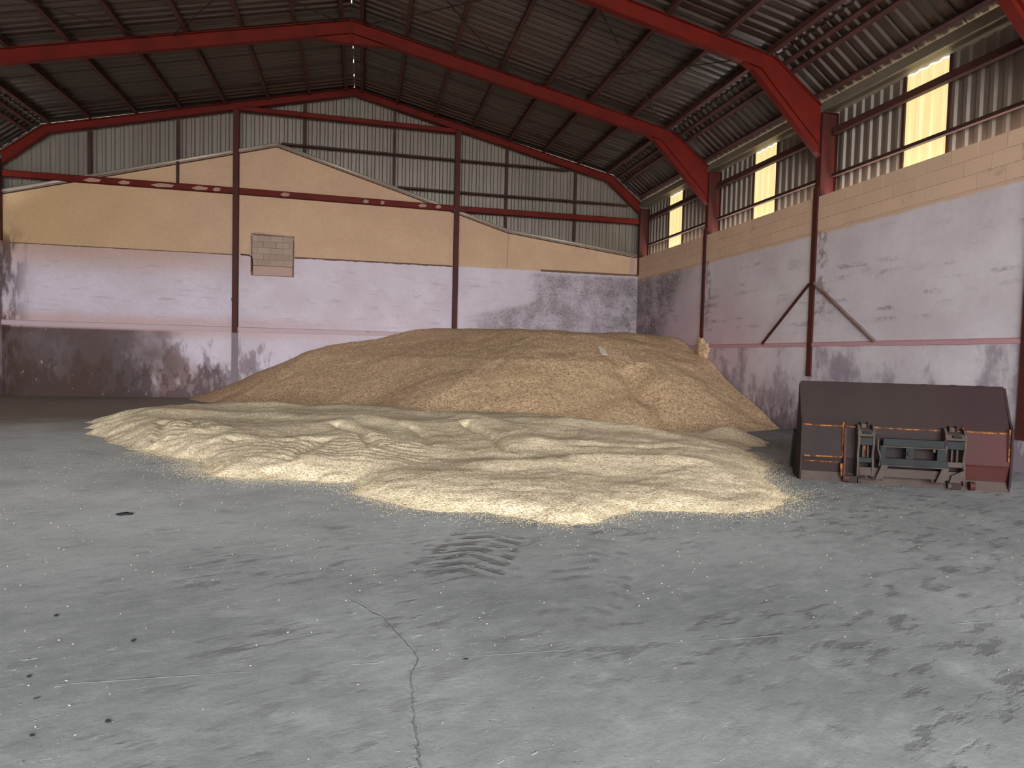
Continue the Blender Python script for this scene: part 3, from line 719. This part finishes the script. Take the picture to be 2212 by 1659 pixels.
RUTS = [([(-3.45, 12.7), (-3.3, 12.2), (-3.2, 11.5)], .16, .11), ([(-2.95, 12.9), (-2.75, 12.3), (-2.42, 11.6)], .15, .08), ([(-.45, 12.0), (-.05, 11.22), (.10, 10.5), (.16, 9.8)], .17, .15),
        ([(1.85, 12.1), (2.11, 10.85), (2.12, 9.5)], .14, .14), ([(.85, 11.7), (1.05, 10.8), (.95, 9.9)], .18, .06), ([(-1.9, 10.7), (-1.1, 10.5), (-.5, 10.55)], .16, .07), ([(-.6, 10.4), (-.8, 9.6), (-.9, 9.1)], .16, .07), ([(3.3, 9.8), (4.4, 9.6), (5.4, 9.7)], .2, .04)]
def spread_h(x, y):
    xx = x+fbm(x, y, 1.6, 4, 60)*.22; yy = y+fbm(x, y, 1.6, 4, 70)*.22
    ins = inside(xx, yy, SO); d = seg_dist(xx, yy, SO, True)*np.where(ins, 1, -1)
    top = .11+.23*np.clip((y-6.5)/6, 0, 1)*np.clip((20.5-y)/6.5, .05, 1)+fbm(x, y, .45, 3, 80)*.12
    top = top*np.clip((8.3-x)/3.5, .25, 1)
    z = smin(.38*d, np.maximum(top, .05), .12)
    # windrows swept towards the heap
    def wr(pts, h, w): 
        dd = seg_dist(x, y, pts); return h*np.exp(-(dd/w)**2)
    z = z+wr([(-4.0, 14.2), (-2.0, 13.9), (-.2, 12.8), (.6, 12.1)], .08, .35)+wr([(-3.6, 16.0), (-1, 15.6), (1.6, 13.9), (2.6, 11.6), (2.7, 10.2)], .08, .35)+wr([(1.67, 8.5), (3.0, 8.8), (4.5, 8.3)], .08, .3)+wr([(3., 12.5), (5., 11.5), (6.2, 10.4)], .07, .4)
    z = z+.20*np.exp(-(((x-7.3)/.45)**2+((y-12.1)/.4)**2))+.16*np.exp(-(((x-5.2)/.4)**2+((y-13.9)/.4)**2))
    for pts, w, h in RUTS:
        dd = seg_dist(x, y, pts); z = z-h*.6*np.exp(-(dd/(w*.5))**2)+h*.22*np.exp(-((dd-w*1.4)/(w*.9))**2)
    # lug prints of the tyres
    lug = np.exp(-((x+.75)/1.5)**2-((y-9.9)/1.1)**2)*.020+np.exp(-((x+2.9)/.5)**2-((y-12)/.8)**2)*.03+np.exp(-((x-.3)/.5)**2-((y-10)/.8)**2)*.03
    z = z+.6*lug*np.sign(np.sin((x*.5+y*1.)*28+np.abs(np.sin(x*2.3))*3))*(.6+fbm(x, y, 2, 2, 91))
    z = z+fbm(x, y, 1.3, 3, 100)*.05+fbm(x, y, 9, 3, 110)*.012
    z = np.where(d > -.05, np.where(d < .2, z*np.clip((d+.05)/.25, 0, 1)**.6, z), -1)
    return np.where(heap_h(x, y) > .42, -1, z)
heap = grid_mesh('grain_heap', -5.8, XR-.04, 13.0, YB-.03, .05, heap_h, M['heap'])
tag(heap, 'tall brown grain heap sloping down from the gable wall corner', 'grain heap', kind='stuff')
spread = grid_mesh('grain_spread', -5.8, 8.4, 5.8, 21.0, .035, spread_h, M['spread'])
tag(spread, 'pale straw-coloured grain spread thinly over the floor with tyre ruts', 'grain', kind='stuff')
# loose kernels along the near edge and strewn over the concrete
def kernels(n_edge, n_far):
    P = []
    per = [(a, b) for a, b in zip(SO[2:32], SO[3:33])]
    L = np.array([math.hypot(b[0]-a[0], b[1]-a[1]) for a, b in per]); L /= L.sum()
    ch = RNG.choice(len(per), n_edge, p=L); t = RNG.random(n_edge)
    A = np.array([p[0] for p in per])[ch]; B = np.array([p[1] for p in per])[ch]; D = (B-A); D /= np.linalg.norm(D, axis=1)[:, None]
    off = RNG.exponential(.12, n_edge)*np.where(RNG.random(n_edge) < .5, 1, -1.2)-.02
    e = A+(B-A)*t[:, None]+np.stack([D[:, 1], -D[:, 0]], 1)*off[:, None]
    f = np.stack([RNG.uniform(-5, 7, n_far), RNG.uniform(2.2, 12, n_far)], 1)
    f = f[RNG.random(len(f)) < np.clip((f[:, 1]-1.2)/7, .08, 1)]
    xy = np.concatenate([e, f]); z = np.maximum(spread_h(xy[:, 0], xy[:, 1]), 0)+.003
    inheap = heap_h(xy[:, 0], xy[:, 1]) > 0; xy, z = xy[~inheap], z[~inheap]; n = len(xy)
    a = RNG.random(n)*6.283; l = RNG.uniform(.005, .0075, n); w = RNG.uniform(.0022, .0032, n); ti = RNG.uniform(-.3, .3, n)
    dx, dy = np.cos(a), np.sin(a); c = np.stack([xy[:, 0], xy[:, 1], z], 1)
    ax = np.stack([dx, dy, ti], 1)*l[:, None]; sd = np.stack([-dy, dx, 0*dx], 1)*w[:, None]; up = np.stack([0*dx, 0*dx, 1+0*dx], 1)*w[:, None]
    v = np.stack([c-ax, c+ax, c+sd, c-sd, c+up, c-up], 1).reshape(-1, 3)
    b = np.arange(n)[:, None, None]*6; t8 = np.array([[0,2,4],[2,1,4],[1,3,4],[3,0,4],[2,0,5],[1,2,5],[3,1,5],[0,3,5]])[None]
    return mesh_np('loose_grain', v, (b+t8).reshape(-1, 3), mat_plain('kernel', (206, 186, 150), .8), None, False)
tag(kernels(17000, 2600), 'single pale kernels strewn along the near edge of the grain', 'grain', kind='stuff')
# crust of grain left hanging beside the post and pale dribble on the heap
cr = []
for (yy, zz) in [(18.42, 2.36), (18.2, 2.30), (18.02, 2.12), (17.9, 2.14), (17.72, 1.98), (17.86, 1.86), (17.92, 1.62), (18.05, 1.35), (18.5, 1.5), (18.55, 2.0)]: cr.append((yy, zz))
mb = MB(); n = len(cr)
mb.add([(XR-.01, a, b) for a, b in cr]+[(XR-.09, a+(18.25-a)*.25, b+(1.9-b)*.12) for a, b in cr]+[(XR-.15, 18.2, 1.85)], [(i, (i+1) % n, n+(i+1) % n, n+i) for i in range(n)]+[(n+i, n+(i+1) % n, 2*n) for i in range(n)])
tag(mb.build('grain_crust', M['heap']), 'jagged crust of caked grain clinging to the wall behind the post', 'grain crust')
def scrap(name, pts, th, mat, label, cat, loc, rot=(0, 0, 0)):
    o = MB().prism(pts, 0, th, lambda p, d: (p[0], p[1], d)).build(name, mat, bevel=th*.3); o.location = loc; o.rotation_euler = rot; tag(o, label, cat); return o
zz = float(heap_h(np.array([[6.53]]), np.array([[17.6]]))[0, 0])
scrap('sack_scrap', [(-.10, -.22), (.06, -.25), (.11, -.05), (.07, .2), (.0, .27), (-.07, .22), (-.09, .0)], .03, mat_plain('pale_sacking', (212, 196, 172), .9), 'pale scrap of sacking lying high on the grain heap', 'scrap', (6.55, 17.6, zz+.01), (math.radians(27), 0, 0))
scrap('rubber_scrap', [(-.07, -.02), (-.02, -.045), (.05, -.03), (.08, .0), (.03, .015), (.02, .05), (-.03, .02)], .02, mat_plain('black_rubber', (22, 22, 24), .7), 'small black scrap lying on the concrete before the grain', 'scrap', (-2.2, 6.9, 0.0))
DK = mat_plain('dark_chip', (58, 60, 64), .8)
for k, (x, y) in enumerate([(-1.04, 3.06), (-1.55, 3.55), (-1.42, 3.32), (-1.75, 4.34), (-1.2, 3.9), (.55, 3.38), (-1.3, 3.0), (-.55, 2.6)]):
    w = random.uniform(.012, .022); o = scrap('floor_chip', [(-w, -w*.4), (w*.3, -w*.6), (w*1.2, 0), (w*.2, w*.6), (-w*.8, w*.3)], .005, DK, 'tiny dark chip lying on the scuffed concrete', 'chip', (x, y, 0), (0, 0, random.uniform(0, 6))); o['group'] = 'dark chips on the concrete'

# ------------------------------------------------------------------ loader bucket
BA = Vector((5.94, 8.01, 0)); BW = 2.49; bdir = Vector((.8914, -.4532, 0))
bk = empty('loader_bucket', BA, math.atan2(bdir.y, bdir.x)); tag(bk, 'rusty steel loader bucket standing on edge with its coupling frame outward', 'loader bucket')
# local: +x along the width, -y towards the camera, z up  (u = -y)
M['bk'] = mat_steel('bucket_steel', (108, 78, 72), (84, 62, 58), .6, True)
def mat_bk():
    g = G('bucket_brown', .75, 0., .2).pos(True)
    n = g.noise(1.6, 5, .6); c = g.mix(n.ss(.3, .7), lin(47, 35, 32), lin(38, 29, 27))
    c = g.mix((g.x.ss(1.2, 2.2)*.7).clip(), c, lin(48, 27, 28))
    c = g.mix((g.noise(6, 5, .7).ss(.62, .75)*.35).clip(), c, lin(74, 62, 57))
    g.col(c); g.bump(g.noise(25, 4), .2, .004); return g.mat
M['bkp'] = mat_bk(); 
def mat_rust():
    g = G('rust_weld', .85, 0., .1).pos(True)
    n = g.noise(16, 4, .65); c = g.mix(n.ss(.38, .62), lin(70, 44, 34), lin(156, 98, 52)); c = g.mix(g.noise(40, 3).ss(.55, .7), c, lin(60, 38, 30))
    g.col(c); g.bump(n, .5, .006); return g.mat
M['rust'] = mat_rust()
M['bkred'] = mat_steel('bucket_red', (70, 35, 31), (60, 33, 30), .6, True)
M['dark'] = mat_steel('dark_blue_steel', (36, 37, 36), (28, 29, 28), .65, True)
M['olive'] = mat_steel('dusty_brown_steel', (76, 64, 56), (62, 51, 46), .7, True)
def bpart(name, mat, parent=bk, bevel=0): return lambda mb: mb.build(name, M[mat], parent, bevel=bevel)
def ux(poly, x0, x1): return MB().prism(poly, x0, x1, lambda p, d: (d, -p[0], p[1]))
upper = bpart('upper_plate', 'bkp')(ux([(0, .78), (-.26, 1.355), (-.285, 1.345), (-.03, .77)], 0, BW))
for xx in (1.55, 1.90, 2.22): MB().tube([(xx-.035, .262, 1.353), (xx+.035, .262, 1.353)], .014, 6).build('edge_bolt', M['bkp'], upper)
bpart('lower_plate', 'bkp')(ux([(0, .78), (.035, .34), (.02, .30), (-.03, .12), (-.06, .12), (-.02, .30), (-.02, .75)], 0, .52))
bpart('lower_plate', 'bkp')(ux([(0, .78), (.02, .34), (.0, .30), (-.03, .12), (-.06, .12), (-.03, .30), (-.03, .75)], .52, 1.97))
bpart('lower_plate', 'bkred')(ux([(0, .78), (.035, .34), (.02, .30), (-.03, .12), (-.06, .12), (-.02, .30), (-.02, .75)], 1.97, BW))
bpart('foot_strip', 'olive')(ux([(-.03, .125), (.03, .0), (-.02, .0), (-.07, .11)], 0, BW))
SPOLY = [(.05, .80), (.055, .35), (.04, .10), (.0, .0), (-.45, .0), (-.62, .10), (-.42, .55), (-.30, .95), (-.29, 1.30), (-.25, 1.34), (-.05, .92)]
for x0, x1 in ((-.02, .004), (BW-.004, BW+.022)): bpart('side_plate', 'bkp')(ux(SPOLY, x0, x1))
bpart('side_strap', 'dark')(ux([(-.35, .62), (-.58, .08), (-.66, .10), (-.42, .66)], -.05, -.02))
bpart('bucket_floor', 'bkp')(ux([(-.26, 1.35), (-.45, .6), (-.62, .1), (-.65, .12), (-.47, .62), (-.28, 1.36)], 0, BW))
# ribs with rusty weld seams
for x, z0, z1 in ((.53, .03, .84), (1.96, .06, .86)):
    rb = bpart('rib', 'bkred')(ux([(-.03, z1), (.07, .74), (.09, .30), (.10, z0), (.0, z0)], x-.012, x+.012))
    MB().tube([(x-.018, -.012, .82), (x-.018, -.03, .55), (x-.018, -.04, .34)], .011, 5).build('weld_seam', M['rust'], rb)
for a, b, z in ((.02, .52, .765), (.55, .70, .762), (.86, 1.70, .762), (1.82, 1.95, .762), (1.99, 2.46, .762)):
    MB().tube([(a, -.006, z+.004), ((a+b)/2, -.010, z-.004), (b, -.006, z)], .010, 5).build('weld_seam', M['rust'], bk)
MB().tube([(.03, -.038, .34), (.52, -.040, .345)], .010, 5).build('weld_seam', M['rust'], bk)
MB().tube([(.03, -.030, .27), (.47, -.025, .27)], .008, 5).build('weld_seam', M['rust'], bk)
MB().tube([(2.0, -.036, .33), (2.45, -.036, .335)], .008, 5).build('weld_seam', M['bkred'], bk)
MB().tube([(2.465, -.045, .82), (2.467, -.05, .40)], .010, 5).build('weld_seam', M['rust'], bk)
MB().prism([(.48, .26), (.52, .26), (.52, .10), (.50, .08)], -.06, -.03, lambda p, d: (p[0], d, p[1])).build('weld_seam', M['rust'], bk)
# coupling frame: hook plates, crossbars, carriage
def hookplate(x):
    p = bpart('hook_plate', 'olive', bevel=.004)(ux([(.0, .80), (.10, .80), (.16, .72), (.17, .55), (.13, .40), (.16, .30), (.16, .12), (.02, .10)], x-.014, x+.014)); return p
for x in (.68, .86, 1.71, 1.93): hookplate(x)
for a, b in ((.66, .88), (1.70, 1.95)):
    bpart('hook_head', 'olive', bevel=.006)(ux([(.03, .76), (.14, .73), (.18, .66), (.15, .645), (.05, .68)], a, b))
    bpart('hook_slot', 'dark')(MB().tube([((a+b)/2-.05, -.168, .705), ((a+b)/2+.05, -.168, .705)], .02, 8))
    bpart('crossbar', 'dark', bevel=.005)(ux([(.12, .64), (.155, .64), (.155, .535), (.12, .535)], a+.02, b-.02))
    bpart('crossbar', 'dark' if a < 1 else 'olive', bevel=.005)(ux([(.10, .37), (.14, .37), (.14, .30), (.10, .30)], a+.02, b-.02))
    bpart('lug', 'olive', bevel=.005)(MB().box((a+b)/2-.03, (a+b)/2-.01, -.09, -.02, .34, .54).box((a+b)/2+.03, (a+b)/2+.05, -.09, -.02, .34, .54))
    bpart('stop_tab', 'bkp', bevel=.004)(MB().box((a+b)/2-.055, (a+b)/2-.035, -.05, .02, .72, .83).box((a+b)/2+.03, (a+b)/2+.05, -.05, .02, .72, .83))
    bpart('rust_stain', 'rust')(MB().box((a+b)/2-.012, (a+b)/2+.028, -.032, -.02, .36, .52)) if a < 1 else None
    bpart('bare_tab', 'olive')(MB().box((a+b)/2-.035, (a+b)/2+.03, -.015, .0, .745, .81))
# carriage (dark middle frame)
cg = bpart('carriage', 'dark', bevel=.006)(MB().box(.96, 1.68, -.20, -.15, .545, .645))
for x0, x1 in ((.93, 1.005), (1.60, 1.70), (1.235, 1.335)): MB().box(x0, x1, -.195, -.15, .37, .55).build('upright', M['dark'], cg, bevel=.005)
MB().box(.94, 1.73, -.205, -.15, .295, .385).build('lower_bar', M['dark'], cg, bevel=.005)
MB().box(.94, 1.735, -.225, -.15, .285, .297).build('lip', M['olive'], cg)
MB().tube([(1.285, -.20, .46), (1.285, -.215, .46)], .035, 12).build('boss', M['dark'], cg)
MB().box(.955, 1.685, -.215, -.15, .533, .545).build('lip', M['olive'], cg)
MB().tube([(.90, -.19, .62), (.90, -.21, .50), (.93, -.22, .40), (.92, -.22, .28)], .012, 6).build('lever', M['olive'], cg)
bpart('pin_knob', 'bkp')(MB().tube([(.90, -.16, .60), (.90, -.16, .68)], .028, 10)); bpart('pin_knob', 'bkp')(MB().tube([(1.70, -.16, .58), (1.70, -.16, .66)], .028, 10))
MB().box(1.555, 1.58, -.19, -.15, .49, .53).build('tab', M['olive'], cg)
# lower trough with wooden-brown wedges
bpart('trough', 'olive', bevel=.004)(MB().prism([(.14, .24), (.16, .13), (.02, .11), (.02, .14), (.12, .15), (.11, .24)], .70, 1.92, lambda p, d: (d, -p[0], p[1])))
for x in (.93, 1.64): bpart('wedge', 'olive', bevel=.004)(MB().prism([(x+.02, .285), (x+.10, .285), (x+.04, .10), (x-.05, .10)], -.215, -.16, lambda p, d: (p[0], d, p[1])))
bpart('end_gusset', 'olive')(MB().prism([(1.78, .20), (1.93, .28), (1.88, .11), (1.76, .11)], -.19, -.15, lambda p, d: (p[0], d, p[1])))
for x in (.78, .88, .97, 1.57, 1.64, 1.70): bpart('bolt', 'olive')(MB().tube([(x, -.15, .125), (x, -.175, .085)], .016, 8))
for x in (.56, 2.06): bpart('foot_roller', 'bkred')(MB().tube([(x-.03, -.06, .065), (x+.03, -.06, .065)], .055, 14))
bpart('foot_roller', 'olive')(MB().tube([(1.78, -.05, .05), (1.82, -.05, .05)], .045, 12)); bpart('foot_roller', 'olive')(MB().tube([(.71, -.05, .045), (.75, -.05, .045)], .04, 12))
bpart('foot_block', 'bkp', bevel=.005)(MB().box(.57, .70, -.07, -.02, .0, .10)); bpart('foot_block', 'bkp', bevel=.005)(MB().box(1.82, 1.94, -.08, -.02, .0, .11))
